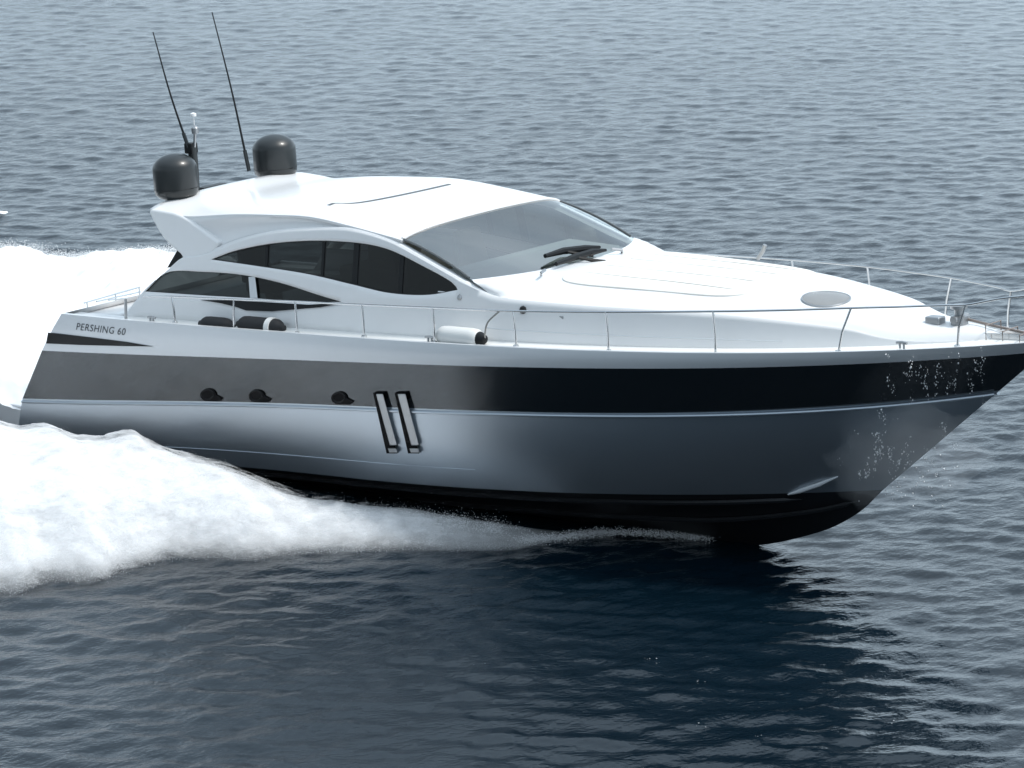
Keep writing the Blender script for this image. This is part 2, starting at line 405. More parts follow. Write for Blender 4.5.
for s in (1, -1):
    f = [at_f(a, b, cs, 0.012) for a, b in f_]; g = [at_f(a, b, cs, -0.018) for a, b in f_]
    MB().prism([(p[0], s*p[1], p[2]) for p in f], [(p[0], s*p[1], p[2]) for p in g]).build("window_pillar", BAND, win_l, smooth=False)
# dark air intake under the cockpit window
ip = [(201, 299.8), (226, 300.2), (262, 301.8), (308, 304.6), (341, 302.8), (322, 307), (300, 309), (272, 311.3), (246, 310.5), (236, 307), (222, 303.5)]
for s in (1, -1):
    f = [at_f(a, b, cs, 0.045) for a, b in ip]; g = [at_f(a, b, cs, -0.02) for a, b in ip]
    MB().prism([(p[0], s*p[1], p[2]) for p in f], [(p[0], s*p[1], p[2]) for p in g]).build("air_intake", DARK, yacht, smooth=False)

# ------------------------------------------------------------------ roof, arch, pylons
R_px = [(150, 209), (165, 212), (188, 216.5), (231, 214.5), (270, 215), (308, 217), (346, 225.5), (385, 236), (401, 240.5)]
Rc = resample([at_f(a, b, cs) for a, b in R_px], 60)
RX = Rc[:, 0]; RZ = Rc[:, 2]; RY = Rc[:, 1]
xf = RX[-1]
def roof_w(x): return -float(np.interp(x, RX, RY))
def roof_e(x): return float(np.interp(x, RX, RZ))
def roof_h(x): return float(np.interp(x, [RX[0], 4.0, 6.0, xf], [0.16, 0.16, 0.15, 0.20]))
def roofz(x, y):
    t = min(1, abs(y)/roof_w(min(x, xf))); return roof_e(min(x, xf)) + roof_h(min(x, xf))*(0.45*(1-t**8)+0.55*(1-t*t))
XF_B = 0.26
tt = [-1, -0.992, -0.975, -0.94, -0.88]+list(np.linspace(-0.78, 0.78, 15))+[0.88, 0.94, 0.975, 0.992, 1]
rows = []
for t in tt:
    x_end = xf+XF_B*(1-t*t); x0 = RX[0]+0.12*(1-t*t)
    X = x0+(x_end-x0)*np.linspace(0, 1, 50)
    rows.append([(x, t*roof_w(min(x, xf)), roofz(x, t*roof_w(min(x, xf)))) for x in X])
MB().loft(rows).build("hardtop", GEL, yacht, solid=0.05, soff=-1, angle=70)
# recessed grey panel between arch and roof edge
U_arch = resample([at_f(a, b, cs) for a, b in [(196, 256), (211, 252.5), (244, 239), (282, 231), (333, 228.5), (358.5, 231), (390, 240.5), (398, 244)]], 60)
xs = np.linspace(at_f(172, 212, cs)[0], min(U_arch[-1][0], xf), 54)
g = []
for t in np.linspace(0, 1, 7):
    r = []
    for x in xs:
        za = zU(x)+max(0.0, at_f(190, 240, cs)[0]-x)*1.1; zr = max(roof_e(x), za+0.004)
        z = za+(zr-za)*t; dip = 0.05*sin(pi*t)*min(1, (zr-za)/0.12)
        r.append((x, cs(x, z)+0.05*(1-t)**2*min(1, (zr-za)/0.1)+dip, z))
    g.append(r)
MB().loft(g).both("roof_side_panel", GEL, yacht, solid=0.02, soff=1)
# arch cap: the lit lip along the top of the window arch, running down into the windscreen pillar
def lip(pxs, w, name, h=0.02):
    c = resample([at_f(a, b, cs) for a, b in pxs], 70); rows = []
    for dy, dz in ((0.0, -0.035), (-0.014, -0.02), (-0.016, 0.0), (-0.004, h), (w*0.5, h*1.3), (w, -0.03)):
        rows.append([(p[0], p[1]+dy*min(1, (len(c)-1-i)/12), p[2]+dz*(1 if dz < 0 else min(1, (len(c)-1-i)/12))) for i, p in enumerate(c)])
    return MB().loft(rows).both(name, GEL, yacht, angle=80)
lip([(206, 254), (222, 247), (244, 239), (282, 231), (333, 228.5), (358.5, 231), (390, 241), (415, 254), (441, 269), (466, 283), (492, 295.5), (508, 298.2)], 0.15, "window_arch")
# pylons
py = [(148.5, 212), (151, 209), (162, 210.5), (173, 212.5), (181, 215.5), (189, 220), (198, 227), (207, 234), (219, 242.5), (212, 253.5), (198, 258), (184, 261), (180, 254), (174, 249), (167, 242.5), (161, 235), (155.5, 226)]
pyl = []
for s in (1, -1):
    f = [at_f(a, b, cs, 0.02) for a, b in py]
    if s < 0: f = [np.array([p[0], p[1]+0.06, min(p[2], roof_e(min(max(p[0], RX[0]), xf))-0.05)]) for p in f]
    MB().prism([(p[0], s*p[1], p[2]) for p in f], [(p[0], s*(p[1]+0.34), p[2]) for p in f]).build("hardtop_pylon", GEL, yacht, bevel=0.05, angle=50)
# dark aft quarter glass
q = [(167, 268), (178, 249), (184, 260), (181, 265)]
f = [at_f(a, b, cs, -0.30) for a, b in q]
MB().prism(f, [(p[0], p[1]+0.02, p[2]) for p in f]).both("quarter_glass", DARK, yacht, smooth=False)
# roof panel seams
def roof_line(pa, pb, w, name, m, lift=0.004):
    a = at_z(*pa, 3.42); b = at_z(*pb, 3.46); n = 24
    P = [a+(b-a)*i/(n-1) for i in range(n)]
    for it in range(4):
        P = [at_z(*(np.array(pa)+(np.array(pb)-np.array(pa))*i/(n-1)), roofz(P[i][0], P[i][1])+lift) for i in range(n)]
    l = [(p[0]-w/2, p[1], roofz(p[0]-w/2, p[1])+lift) for p in P]; r = [(p[0]+w/2, p[1], roofz(p[0]+w/2, p[1])+lift) for p in P]
    MB().loft([l, r]).build(name, m, yacht)
roof_line((329, 212), (450, 184), 0.065, "roof_seam", REDM)

# ------------------------------------------------------------------ windscreen
tl = at_f(401, 240.5, cs); bl = at_f(470, 281, cs)
xb, zb, yb = bl[0], bl[2], -bl[1]-0.04
cb = at_y(578, 263, -0.2)
ns = 31
def ws_bot(s): return np.array([xb+(cb[0]-xb)*(1-abs(s)**2.4), yb*s, zb+(cb[2]-zb)*(1-abs(s)**2.4)])
def ws_top(s):
    x = xf+XF_B*(1-s*s)-0.03; y = s*(roof_w(xf)-0.05); return np.array([x, y, roofz(x, y)-0.02])
def ws(s, t): 
    p = ws_top(s)*(1-t)+ws_bot(s)*t; p = p.copy(); p[2] += 0.10*t*(1-t)*4*0.5; return p
S_ = np.linspace(-1, 1, ns)
wsg = MB().loft([[ws(s, t) for s in S_] for t in np.linspace(0, 1, 10)]).build("windscreen", GLASS_W, yacht)
for s in (-1, 1):
    MB().tube([ws(s, t)+np.array([0, 0, 0.006]) for t in np.linspace(0, 0.96, 14)], 0.018, 8).build("windscreen_seal", REDM, wsg)
MB().tube([ws(s, 0.004)+np.array([0, 0, 0.004]) for s in S_], 0.012, 6).build("windscreen_seal", REDM, wsg)
# ------------------------------------------------------------------ foredeck trunk
ZREF = zU(9.9)
def z_edge(x): return zU(x) if x > 9.9 else ZREF+0.02*(9.9-x)
def tr_w(x): return -cs(x, z_edge(x)) if x < 16.59 else 0.0
def tr_h(x): return float(np.interp(x, [8.4, 9.7, 11.5, 13.5, 15, 16, 16.4, 16.6], [0.20, 0.21, 0.21, 0.20, 0.20, 0.14, 0.07, 0.0]))
def trz(x, y):
    w = max(tr_w(x), 1e-3); t = min(1, abs(y)/w); return z_edge(x)+tr_h(x)*(0.5*(1-t**7)+0.5*(1-t*t))
X = list(np.linspace(8.5, 15.2, 52))+list(np.linspace(15.3, 16.6, 18))
MB().loft([[(x, t*tr_w(x), trz(x, t*tr_w(x))) for x in X] for t in tt]).build("foredeck_trunk", GEL, yacht, angle=80)
# coaming under the windscreen
rows = []
for k in np.linspace(0, 1, 6):
    r = []
    for s in np.linspace(-1.0, 1.0, 41):
        p = ws_bot(max(-1, min(1, s))); d = np.array([1.0, 0.9*s**3, 0]); d /= np.linalg.norm(d)
        q = p+d*0.5*k; lim = tr_w(q[0])-0.03; q[1] = max(-lim, min(lim, q[1])); zt = trz(q[0], q[1])-0.01
        q[2] = p[2]+0.012+(zt-p[2]-0.012)*(k**1.3) if zt < p[2] else p[2]+(zt-p[2])*k
        r.append(tuple(q))
    rows.append(r)
MB().loft(rows).build("windscreen_coaming", GEL, yacht, angle=80)
# sunpad on the foredeck
def pad(x0, x1, w0, w1, name, th=0.028):
    rows = []
    for i, (e, h) in enumerate(((0.0, 0.0), (0.0, th*0.6), (0.03, th), (0.12, th*1.1))):
        n = 40; r = []
        for k in range(n):
            a = 2*pi*k/n; c, s = cos(a), sin(a)
            u = math.copysign(abs(c)**0.35, c); v = math.copysign(abs(s)**0.35, s)
            x = (x0+x1)/2+u*((x1-x0)/2-e); w = (w0+(w1-w0)*(x-x0)/(x1-x0))-e; y = v*w
            r.append((x, y, trz(x, y)+h))
        rows.append(r)
    c = rows[-1]; mb = MB().loft(rows, True); 
    mid = [((p[0]-(x0+x1)/2)*0.5+(x0+x1)/2, p[1]*0.5) for p in c]
    mb.loft([c, [(a, b, trz(a, b)+th*1.1) for a, b in mid]], True)
    cx = ((x0+x1)/2, 0, trz((x0+x1)/2, 0)+th*1.1); k = len(mb.v); n = 40
    mb.add([(a, b, trz(a, b)+th*1.1) for a, b in mid]+[cx], [(i, (i+1) % n, n) for i in range(n)])
    return mb.build(name, PAD, yacht, angle=60)
spad = pad(9.95, 13.0, 1.24, 0.98, "foredeck_sunpad")
for y in (-0.72, -0.26, 0.26, 0.72):
    MB().tube([(x, y, trz(x, y)+0.028) for x in np.linspace(10.2, 12.7, 16)], 0.008, 6).build("cushion_seam", SEAM, spad)
# deck hatch
h0 = at_z(826, 297, 2.55); 
for it in range(8): h0 = at_z(826, 297.5, trz(h0[0], h0[1])+0.015)
def disc(r, h): return [(h0[0]+r*cos(a), h0[1]+r*sin(a), trz(h0[0]+r*cos(a), h0[1]+r*sin(a))+h) for a in np.linspace(0, 2*pi, 36, endpoint=False)]
hb = MB().loft([disc(0.31, -0.03), disc(0.31, 0.012), disc(0.285, 0.020), disc(0.15, 0.020), disc(0.01, 0.020)], True, True).build("deck_hatch", HATCH, yacht)
dr = disc(0.31, 0.008); MB().tube(dr+dr[:1], 0.014, 6).build("hatch_rim", DULLSTEEL, hb)

# ------------------------------------------------------------------ interior seen through the glass
MB().box((5.9, 0, 1.82), (6.0, 3.1, 0.04)).build("saloon_sole", INNER, yacht)
dz = zb-0.03
MB().prism([(8.05, -1.5, dz+0.02), (9.0, -1.5, dz-0.03), (9.3, -0.8, dz-0.04), (9.3, 0.8, dz-0.04), (9.0, 1.5, dz-0.03), (8.05, 1.5, dz+0.02)],
           [(7.9, -1.5, 1.85), (9.0, -1.5, 1.85), (9.3, -0.8, 1.85), (9.3, 0.8, 1.85), (9.0, 1.5, 1.85), (7.9, 1.5, 1.85)]).build("dashboard", DASH, yacht, bevel=0.04)
def seat(x, y, z, nm="helm_seat"):
    st = MB().box((x, y, z+0.35), (0.55, 0.60, 0.16)).box((x, y, z+0.15), (0.20, 0.20, 0.30)).build(nm, CREAM, yacht, bevel=0.04)
    MB().prism([(x-0.22, y-0.28, z+0.40), (x-0.22, y+0.28, z+0.40), (x-0.38, y+0.26, z+1.02), (x-0.38, y-0.26, z+1.02)],
               [(x-0.36, y-0.28, z+0.40), (x-0.36, y+0.28, z+0.40), (x-0.48, y+0.26, z+1.02), (x-0.48, y-0.26, z+1.02)]).build("seat_back", CREAM, st, bevel=0.04)
seat(7.2, 0.75, 1.84); seat(7.2, -0.55, 1.84)
MB().box((5.2, 0.95, 2.02), (1.8, 0.7, 0.36)).box((5.2, 1.33, 2.35), (1.8, 0.18, 0.55)).build("saloon_sofa", CREAM, yacht, bevel=0.05)
seat(4.45, -0.9, 1.84, "cockpit_seat")
cp = at_y(254, 297, -1.35); MB().box(cp+np.array([0, 0, 0.16]), (0.13, 0.13, 0.62)).build("cockpit_locker", GEL, yacht, bevel=0.03)

# ------------------------------------------------------------------ wipers
pw = ws(0, 0.5); tA = ws_bot(0)-ws_top(0); nW = np.cross(np.array([0, 1.0, 0]), tA); nW /= np.linalg.norm(nW)
if nW[2] < 0: nW = -nW
def wp(a, b, o=0.05): return at_plane(a, b, pw+nW*o, nW)
for pts in ([(545, 256), (563, 251), (585, 248.5), (600, 247)], [(556, 264), (575, 257), (592, 252), (606, 250)]):
    w = MB().tube([wp(*p) for p in pts], [0.03, 0.05, 0.05, 0.02], 8).build("wiper", DARK, yacht)
    MB().tube([wp(*pts[1], 0.05), wp(pts[1][0]+16, pts[1][1]+3, 0.04), wp(pts[1][0]+30, pts[1][1]+4.5, 0.03)], 0.025, 6).build("wiper_arm", DARK, w)
for a, b, c, d in ((541, 275, 545, 270), (622, 252, 612, 249)):
    MB().tube([wp(a, b, 0.0), wp(a, b-2, 0.07), wp(c, d, 0.06)], 0.022, 6).build("wiper_pivot", DULLSTEEL, yacht)

# ------------------------------------------------------------------ portholes, exhaust vents, stern window, lettering
for px, py_ in ((208, 395), (256.5, 396), (339, 398)):
    for s in (1, -1):
        out = []
        for k in range(18):
            a = 2*pi*k/18; u, v = 8*cos(a), 6.5*sin(a)
            if -0.2 < a-0.55 < 0.45 or (k in (1, 2, 3)): u, v = u+7, v+1.0
            out.append((px+u, py_+v))
        f = [at_f(a, b, hully, 0.018) for a, b in out]; g = [at_f(a, b, hully, -0.03) for a, b in out]
        ph = MB().prism([(p[0], s*p[1], p[2]) for p in f], [(p[0], s*p[1], p[2]) for p in g]).build("porthole", PORT, yacht, bevel=0.006)
        c = [at_f(px-0.5+6.0*cos(a), py_-0.5+4.8*sin(a), hully, 0.020) for a in np.linspace(0, 2*pi, 20)]
        MB().tube([(p[0], s*p[1], p[2]) for p in c], 0.010, 6).build("porthole_rim", DARK, ph)
for (a, b, c, d) in ((373, 383, 397, 386.5), (394.5, 405.5, 419, 408)):
    for s in (1, -1):
        y0, y1 = 393, 453.5
        def quad(l0, r0, l1, r1, ya, yb_, o0, o1, m, nm, par, bv=0.0):
            F = [(l0, ya), (r0, ya), (r1, yb_), (l1, yb_)]
            f = [at_f(u, v, hully, o0) for u, v in F]; g = [at_f(u, v, hully, o1) for u, v in F]
            return MB().prism([(p[0], s*p[1], p[2]) for p in f], [(p[0], s*p[1], p[2]) for p in g]).build(nm, m, par, smooth=False, bevel=bv)
        vt = quad(a, b, d, c, y0, y1, 0.045, -0.05, PORT, "exhaust_vent", yacht)
        quad(a+3.0, b, d+3.2, c, y0+1, y1-8, 0.055, 0.0, DULLSTEEL, "vent_louvre", vt, 0.012)
        quad(d+1.5, c-1, d+2.8, c+0.4, y1-5, y1-1, 0.055, 0.0, DULLSTEEL, "vent_sill", vt)
sw = [(48, 332.5), (58, 333.5), (92, 337.5), (127, 342), (153, 346.5), (120, 346), (80, 345), (46, 343.5)]
for s in (1, -1):
    f = [at_f(a, b, hully, 0.010) for a, b in sw]; g = [at_f(a, b, hully, -0.03) for a, b in sw]
    MB().prism([(p[0], s*p[1], p[2]) for p in f], [(p[0], s*p[1], p[2]) for p in g]).build("stern_window", DARK, yacht, smooth=False)
fc = bpy.data.curves.new("name_lettering", 'FONT'); fc.body = "PERSHING 60"; fc.shear = 0.25; fc.space_character = 1.1
fo = bpy.data.objects.new("name_lettering_source", fc); COL.objects.link(fo)
dg = bpy.context.evaluated_depsgraph_get(); me = bpy.data.meshes.new_from_object(fo.evaluated_get(dg))
co = np.array([v.co[:] for v in me.vertices]); lo, hi = co.min(0), co.max(0)
fa = [tuple(p.vertices) for p in me.polygons]
bpy.data.objects.remove(fo); bpy.data.curves.remove(fc); bpy.data.meshes.remove(me)
lv = []
for c in co:
    u = (c[0]-lo[0])/(hi[0]-lo[0]); v = (c[1]-lo[1])/(hi[1]-lo[1])
    lv.append(at_f(76+49.5*u, 329.8+5.6*u - v*(7.0), hully, 0.006))
gap = lo[0]+(hi[0]-lo[0])*0.775
for cond in (lambda x: x < gap, lambda x: x >= gap):          # the word and the number
    sel = [q for q in fa if cond(co[q[0]][0])]; use = sorted({i for q in sel for i in q}); rm = {i: k for k, i in enumerate(use)}
    mk("name_lettering", [lv[i] for i in use], [tuple(rm[i] for i in q) for q in sel], LETTER, yacht, smooth=False)

# ------------------------------------------------------------------ domes, mast, antennas
for (px, py_, y) in ((177.5, 200.5, -1.10), (276.5, 180, 1.02)):
    b = at_y(px, py_, y); r = 0.325
    prof_ = [(0.10, -0.06), (0.10, 0.02), (0.20, 0.03), (r*0.80, 0.055), (r*0.96, 0.11), (r, 0.18), (r, 0.47)]
    prof_ += [(r*cos(a), 0.47+0.225*sin(a)) for a in np.linspace(0.12, pi/2-0.02, 11)]
    d = MB().lathe(prof_, b, 36).build("satellite_dome", DOME, yacht, angle=60)
    MB().lathe([(0.15, -0.10), (0.13, 0.035), (0.08, 0.035)], b, 24).build("dome_foot", DARK, d)
    MB().tube([(b[0]+(r+0.001)*cos(a), b[1]+(r+0.001)*sin(a), b[2]+0.19) for a in np.linspace(0, 2*pi, 37)], 0.004, 6).build("dome_seam", DARK, d)
ym = -0.75
mp = lambda a, b: at_y(a, b, ym)
mast = MB().tube([mp(196, 197), mp(194.5, 172), mp(192, 147)], [0.06, 0.065, 0.07], 10).build("mast", DOME, yacht)
MB().box(mp(191, 148), (0.16, 0.14, 0.16)).build("antenna_mount", DARK, mast, bevel=0.02)
MB().tube([mp(194.5, 147), mp(195, 133)], 0.022, 8).build("light_post", DULLSTEEL, mast)
MB().lathe([(0.0, -0.06), (0.05, -0.05), (0.055, 0.03), (0.03, 0.06), (0.0, 0.07)], mp(195, 130), 14).build("anchor_light", DULLSTEEL, mast)
MB().lathe([(0.0, 0), (0.045, 0.01), (0.045, 0.05), (0.0, 0.07)], mp(193.5, 117), 12).build("wind_sensor", GEL, mast)
MB().tube([mp(194.6, 131), mp(193.6, 118)], 0.008, 6).build("sensor_post", GEL, mast)
for pts, y, w in (([(188.5, 148), (170, 93), (153, 32)], -0.80, 0.019), ([(249, 171), (232, 92), (212, 12)], 0.55, 0.019)):
    P = resample([at_y(a, b, y) for a, b in pts], 24)
    an = MB().tube(P, np.linspace(w, 0.008, 24), 8).build("whip_antenna", DARK, yacht)
    MB().tube(P[:4], 0.03, 8).build("antenna_base", DOME, an)
hp = at_y(212, 187.5, -0.2)
MB().box(hp, (0.18, 0.5, 0.07)).build("horn", DARK, yacht, bevel=0.02)

# ------------------------------------------------------------------ rails
def yr(x, z=0): return yS(min(max(x, 1.4), 17.0))+0.10
rt = [at_f(a, b, yr) for a, b in [(180, 297), (234, 299.5), (294, 301.5), (364, 305), (434, 308), (513, 311), (606, 312), (713, 311.4), (790, 310), (851, 308), (900, 306.8), (940, 305.3), (968, 304.5)]]
end = [np.array([16.7, -0.42, rt[-1][2]+0.10]), np.array([17.15, -0.22, rt[-1][2]+0.14]), np.array([17.3, 0.0, rt[-1][2]+0.15])]
RP = resample(rt+end, 160)
rail = MB().tube(RP, 0.014, 8, cap=False).mirror().build("guard_rail", STEEL, yacht)
aft = resample([at_f(a, b, yr) for a, b in [(144, 296.5), (160, 296.5), (180, 297)]], 8)
MB().tube(aft, 0.015, 8).both("guard_rail", STEEL, yacht)
for (a, b, c, d) in ((172, 297, 175, 322), (234, 299.5, 234, 329), (295, 301.5, 297, 333), (362, 305, 364, 336), (433, 308, 434, 342), (513, 311, 516, 346), (606, 312, 608.5, 351), (713, 311.4, 715.5, 353.5), (851, 308, 838, 351.5), (965, 305, 957, 346)):
    p, q = at_f(a, b, yr), at_f(c, d, yr); m_ = q+(p-q)*0.45; m_ = m_+np.array([0.02*np.sign(c-a), -0.01, 0])
    q2 = q.copy(); q2[2] -= 0.04
    for s in (1, -1):
        S3 = np.array([1, s, 1])
        st = MB().tube([q2*S3, m_*S3, p*S3], 0.015, 8).build("stanchion", STEEL, rail)
        MB().lathe([(0.04, -0.03), (0.04, 0.012), (0.02, 0.02), (0, 0.02)], q*S3, 12).build("stanchion_foot", STEEL, st)
p, q = at_f(125.5, 299, yr), at_f(126, 320, yr)
MB().tube([q, p], 0.022, 8).both("boarding_post", DULLSTEEL, yacht)
# stern rail seen over the sunpad
sr = [at_y(84, 303, -1.45), at_y(140, 287, 0.30)]
for k in range(3):
    off = np.array([0.0, 0.0, -0.075*k]); MB().tube([sr[0]+off*0.3+np.array([0, .25*k, 0]), sr[1]+off], 0.011, 6).build("stern_rail", STEEL, yacht)
for t in (0.05, 0.55, 0.98):
    p = sr[0]+(sr[1]-sr[0])*t; MB().tube([p, p-np.array([0, 0, 0.35])], 0.012, 6).build("stern_rail_post", STEEL, yacht)

# ------------------------------------------------------------------ small deck fittings
def cleat(px, py_, f, nm="cleat", L=0.16):
    p = at_f(px, py_, f); MB().tube([p+np.array([-L/2, 0, 0.05]), p+np.array([0, 0, 0.06]), p+np.array([L/2, 0, 0.05])], 0.018, 8).tube([p+np.array([0.03, 0, -0.02]), p+np.array([0.03, 0, 0.06])], 0.016, 8).tube([p+np.array([-0.03, 0, -0.02]), p+np.array([-0.03, 0, 0.06])], 0.016, 8).build(nm, DULLSTEEL, yacht)
cleat(430, 341, yr); cleat(152, 321, yr); cleat(902, 347, yr)
def stud(px, py_, f, r, m, nm, o=0.02):
    p = at_f(px, py_, f, o); MB().lathe([(0, -r), (r*0.8, -r*0.6), (r, 0), (r*0.7, r*0.7), (0, r)], p, 14).build(nm, m, yacht)
stud(460, 297.5, cs, 0.045, DULLSTEEL, "side_light"); stud(523.5, 310, cs, 0.06, DARK, "side_light")
MB().box(at_f(560, 318, cs, 0.0), (0.16, 0.05, 0.07)).build("cabin_vent", DULLSTEEL, yacht, bevel=0.01)
pt = at_y(762, 252, 1.15); MB().tube([pt+np.array([-0.08, 0, -0.1]), pt+np.array([0.02, 0, 0.02]), pt+np.array([0.06, 0, 0.10])], 0.03, 8).build("searchlight", DULLSTEEL, yacht)
# bow gear: windlass, chain run, anchor roller
wl = at_z(962, 330, deckz(15.9)+0.10)
wd = MB().lathe([(0.11, -0.12), (0.11, 0.02), (0.06, 0.04), (0.06, 0.10), (0.11, 0.12), (0.11, 0.16), (0, 0.17)], (15.75, -0.02, trz(15.75, 0)+0.08), 20).build("windlass", DULLSTEEL, yacht)
MB().tube([(15.75, -0.16, trz(15.75, 0)+0.07), (15.75, 0.14, trz(15.75, 0)+0.07)], 0.05, 12).build("windlass_drum", DULLSTEEL, wd)
MB().tube([(15.8, 0.04, trz(15.8, 0)+0.06), (16.2, 0.03, trz(16.2, 0)+0.05), (16.7, 0.0, deckz(16.7)+0.12)], 0.018, 8).build("anchor_chain", TEAK, yacht)
ar = MB()
for s in (-1, 1): ar.prism([(16.1, s*0.10, deckz(16.1)+0.02), (17.36, s*0.07, deckz(16.8)+0.05), (17.36, s*0.07, deckz(16.8)+0.14), (16.1, s*0.10, deckz(16.1)+0.12)], [(16.1, s*0.12, deckz(16.1)+0.02), (17.36, s*0.09, deckz(16.8)+0.05), (17.36, s*0.09, deckz(16.8)+0.14), (16.1, s*0.12, deckz(16.1)+0.12)])
ar.build("anchor_roller", STEEL, yacht, smooth=False)
for x in (16.25, 16.5, 16.75):
    MB().tube([(x, -0.18, trz(x, 0.18)-0.05), (x, -0.18, trz(x, 0)+0.10), (x, 0.16, trz(x, 0)+0.10), (x, 0.16, trz(x, 0.16)-0.05)], 0.009, 8).build("bow_bracket", TEAK, yacht)
MB().box((15.45, -0.12, trz(15.45, 0.12)+0.03), (0.22, 0.16, 0.10)).build("bow_light", DULLSTEEL, yacht, bevel=0.02)

# ------------------------------------------------------------------ fenders on the side deck (things of their own)
def fender(cx_px, cy_px, L, r, m, label, band=None, capm=None, yoff=0.22):
    c = at_f(cx_px, cy_px, lambda x, z: yS(x)+yoff)
    e = bpy.data.objects.new("fender", None); COL.objects.link(e); e.empty_display_size = 0.2
    cw = b2w(c); e.matrix_world = Matrix([list(RB[i])+[cw[i]] for i in range(3)]+[[0, 0, 0, 1]])
    tag(e, label, "fender", "fenders lying on the starboard side deck")
    pr = [(0.02, -L/2-0.05), (0.045, -L/2-0.03), (0.05, -L/2+0.0), (r*0.75, -L/2+0.05), (r*0.95, -L/2+0.10), (r, -L/2+0.18), (r, L/2-0.18), (r*0.95, L/2-0.10), (r*0.75, L/2-0.05), (0.05, L/2), (0.045, L/2+0.03), (0.02, L/2+0.05)]
    MB().lathe(pr, (0, 0, 0), 24, 'x').build("fender_body", m, e)
    if band: MB().lathe([(r*0.9, band-0.05), (r+0.012, band-0.045), (r+0.012, band+0.045), (r*0.9, band+0.05)], (0, 0, 0), 24, 'x').build("fender_band", FENDW, e)
    if capm: MB().lathe([(r*0.5, L/2-0.10), (r*0.86, L/2-0.095), (r*0.62, L/2+0.0), (r*0.4, L/2+0.05), (0.02, L/2+0.06)], (0, 0, 0), 20, 'x').build("fender_cap", capm, e)
    return e
fender(217, 325, 0.62, 0.115, FENDB, "plain black fender lying on the side deck, aft of the white banded one")
fender(261, 326, 0.85, 0.125, FENDB, "black fender with a white band round it, on the side deck below the air intake", band=0.22)
fw = fender(460, 337, 0.80, 0.135, FENDW, "white fender with a dark end cap lying on the side deck, roped to the rail", capm=DARK)
r0 = np.array([0.45, 0, 0.02]); 
cl = at_f(460, 337, lambda x, z: yS(x)+0.22)
P = [r0, np.array([0.50, -0.05, 0.10])]+[at_f(a, b, yr)-cl for a, b in ((488, 322), (499, 311.5))]
MB().tube(resample(P, 14), 0.012, 6).build("fender_rope", ROPE, fw)

#SEA
# ------------------------------------------------------------------ sea
def wave_height(X, Y, seed=3):
    r = np.random.default_rng(seed); H = np.zeros_like(X); wind = radians(125)
    lams = np.exp(r.uniform(np.log(0.28), np.log(1.35), 170))
    for L in lams:
        k = 2*pi/L; a = 0.00150*L**0.40*r.uniform(0.5, 1.3)
        th = wind + r.normal(0, 0.75); ph = r.uniform(0, 2*pi)
        H += a*np.sin(k*(X*cos(th)+Y*sin(th))+ph)
    return H
Dh = np.array([-sin(AZ), cos(AZ)]); Rhz = np.array([cos(AZ), sin(AZ)])
up_ = list(np.arange(0, 20, 0.09)); s = 0.09
while up_[-1] < 44: s = min(s*1.03, 0.24); up_.append(up_[-1]+s)
while up_[-1] < 6000: s *= 1.25; up_.append(up_[-1]+s)
ua = np.r_[-np.array(up_[:0:-1]), up_]
va = list(np.arange(33, 66, 0.085)); s = 0.085
while va[-1] < 160: s = min(s*1.003, 0.24); va.append(va[-1]+s)
while va[-1] < 7000: s *= 1.2; va.append(va[-1]+s)
s = 0.085
while va[0] > -7000: s *= 1.25; va.insert(0, va[0]-s)
va = np.array(va)
UU, VV = np.meshgrid(ua, va)
GX = CAMP[0]+UU*Rhz[0]+VV*Dh[0]; GY = CAMP[1]+UU*Rhz[1]+VV*Dh[1]
fade = np.clip(1-(np.maximum(np.abs(UU)-41, 0)/3), 0, 1)*np.clip((VV-28)/5, 0, 1)*np.clip((170-VV)/30, 0, 1)
GZ = wave_height(GX, GY)*fade*np.interp(VV, [45, 70, 115], [1.0, 0.85, 0.62])
nv, nu = GX.shape
def gridmesh(name, X, Y, Z, m):
    nv, nu = X.shape
    me = bpy.data.meshes.new(name); co = np.stack([X, Y, Z], -1).reshape(-1, 3).astype(np.float32)
    idx = np.arange(nv*nu).reshape(nv, nu)
    q = np.stack([idx[:-1, :-1], idx[:-1, 1:], idx[1:, 1:], idx[1:, :-1]], -1).reshape(-1, 4)
    me.vertices.add(len(co)); me.vertices.foreach_set("co", co.ravel())
    me.loops.add(q.size); me.loops.foreach_set("vertex_index", q.ravel().astype(np.int32))
    me.polygons.add(len(q)); me.polygons.foreach_set("loop_start", np.arange(0, q.size, 4, dtype=np.int32)); me.polygons.foreach_set("loop_total", np.full(len(q), 4, np.int32))
    me.polygons.foreach_set("use_smooth", np.ones(len(q), bool)); me.update(calc_edges=True)
    me.materials.append(m); o = bpy.data.objects.new(name, me); COL.objects.link(o); return o
WM = bpy.data.materials.new("sea_water"); WM.use_nodes = True
n = WM.node_tree; b = n.nodes["Principled BSDF"]
b.inputs["Base Color"].default_value = (0.0016, 0.0075, 0.0135, 1); b.inputs["Roughness"].default_value = 0.09; b.inputs["IOR"].default_value = 1.333
g = n.nodes.new("ShaderNodeNewGeometry")
mp_ = n.nodes.new("ShaderNodeMapping"); mp_.inputs["Rotation"].default_value = (0, 0, radians(-30)); mp_.inputs["Scale"].default_value = (1.0, 0.6, 1.0)
n.links.new(g.outputs["Position"], mp_.inputs["Vector"])
n1 = n.nodes.new("ShaderNodeTexNoise"); n1.inputs["Scale"].default_value = 6.5; n1.inputs["Detail"].default_value = 5; n1.inputs["Roughness"].default_value = 0.55
n.links.new(mp_.outputs[0], n1.inputs["Vector"])
n2 = n.nodes.new("ShaderNodeTexNoise"); n2.inputs["Scale"].default_value = 0.10; n2.inputs["Detail"].default_value = 3
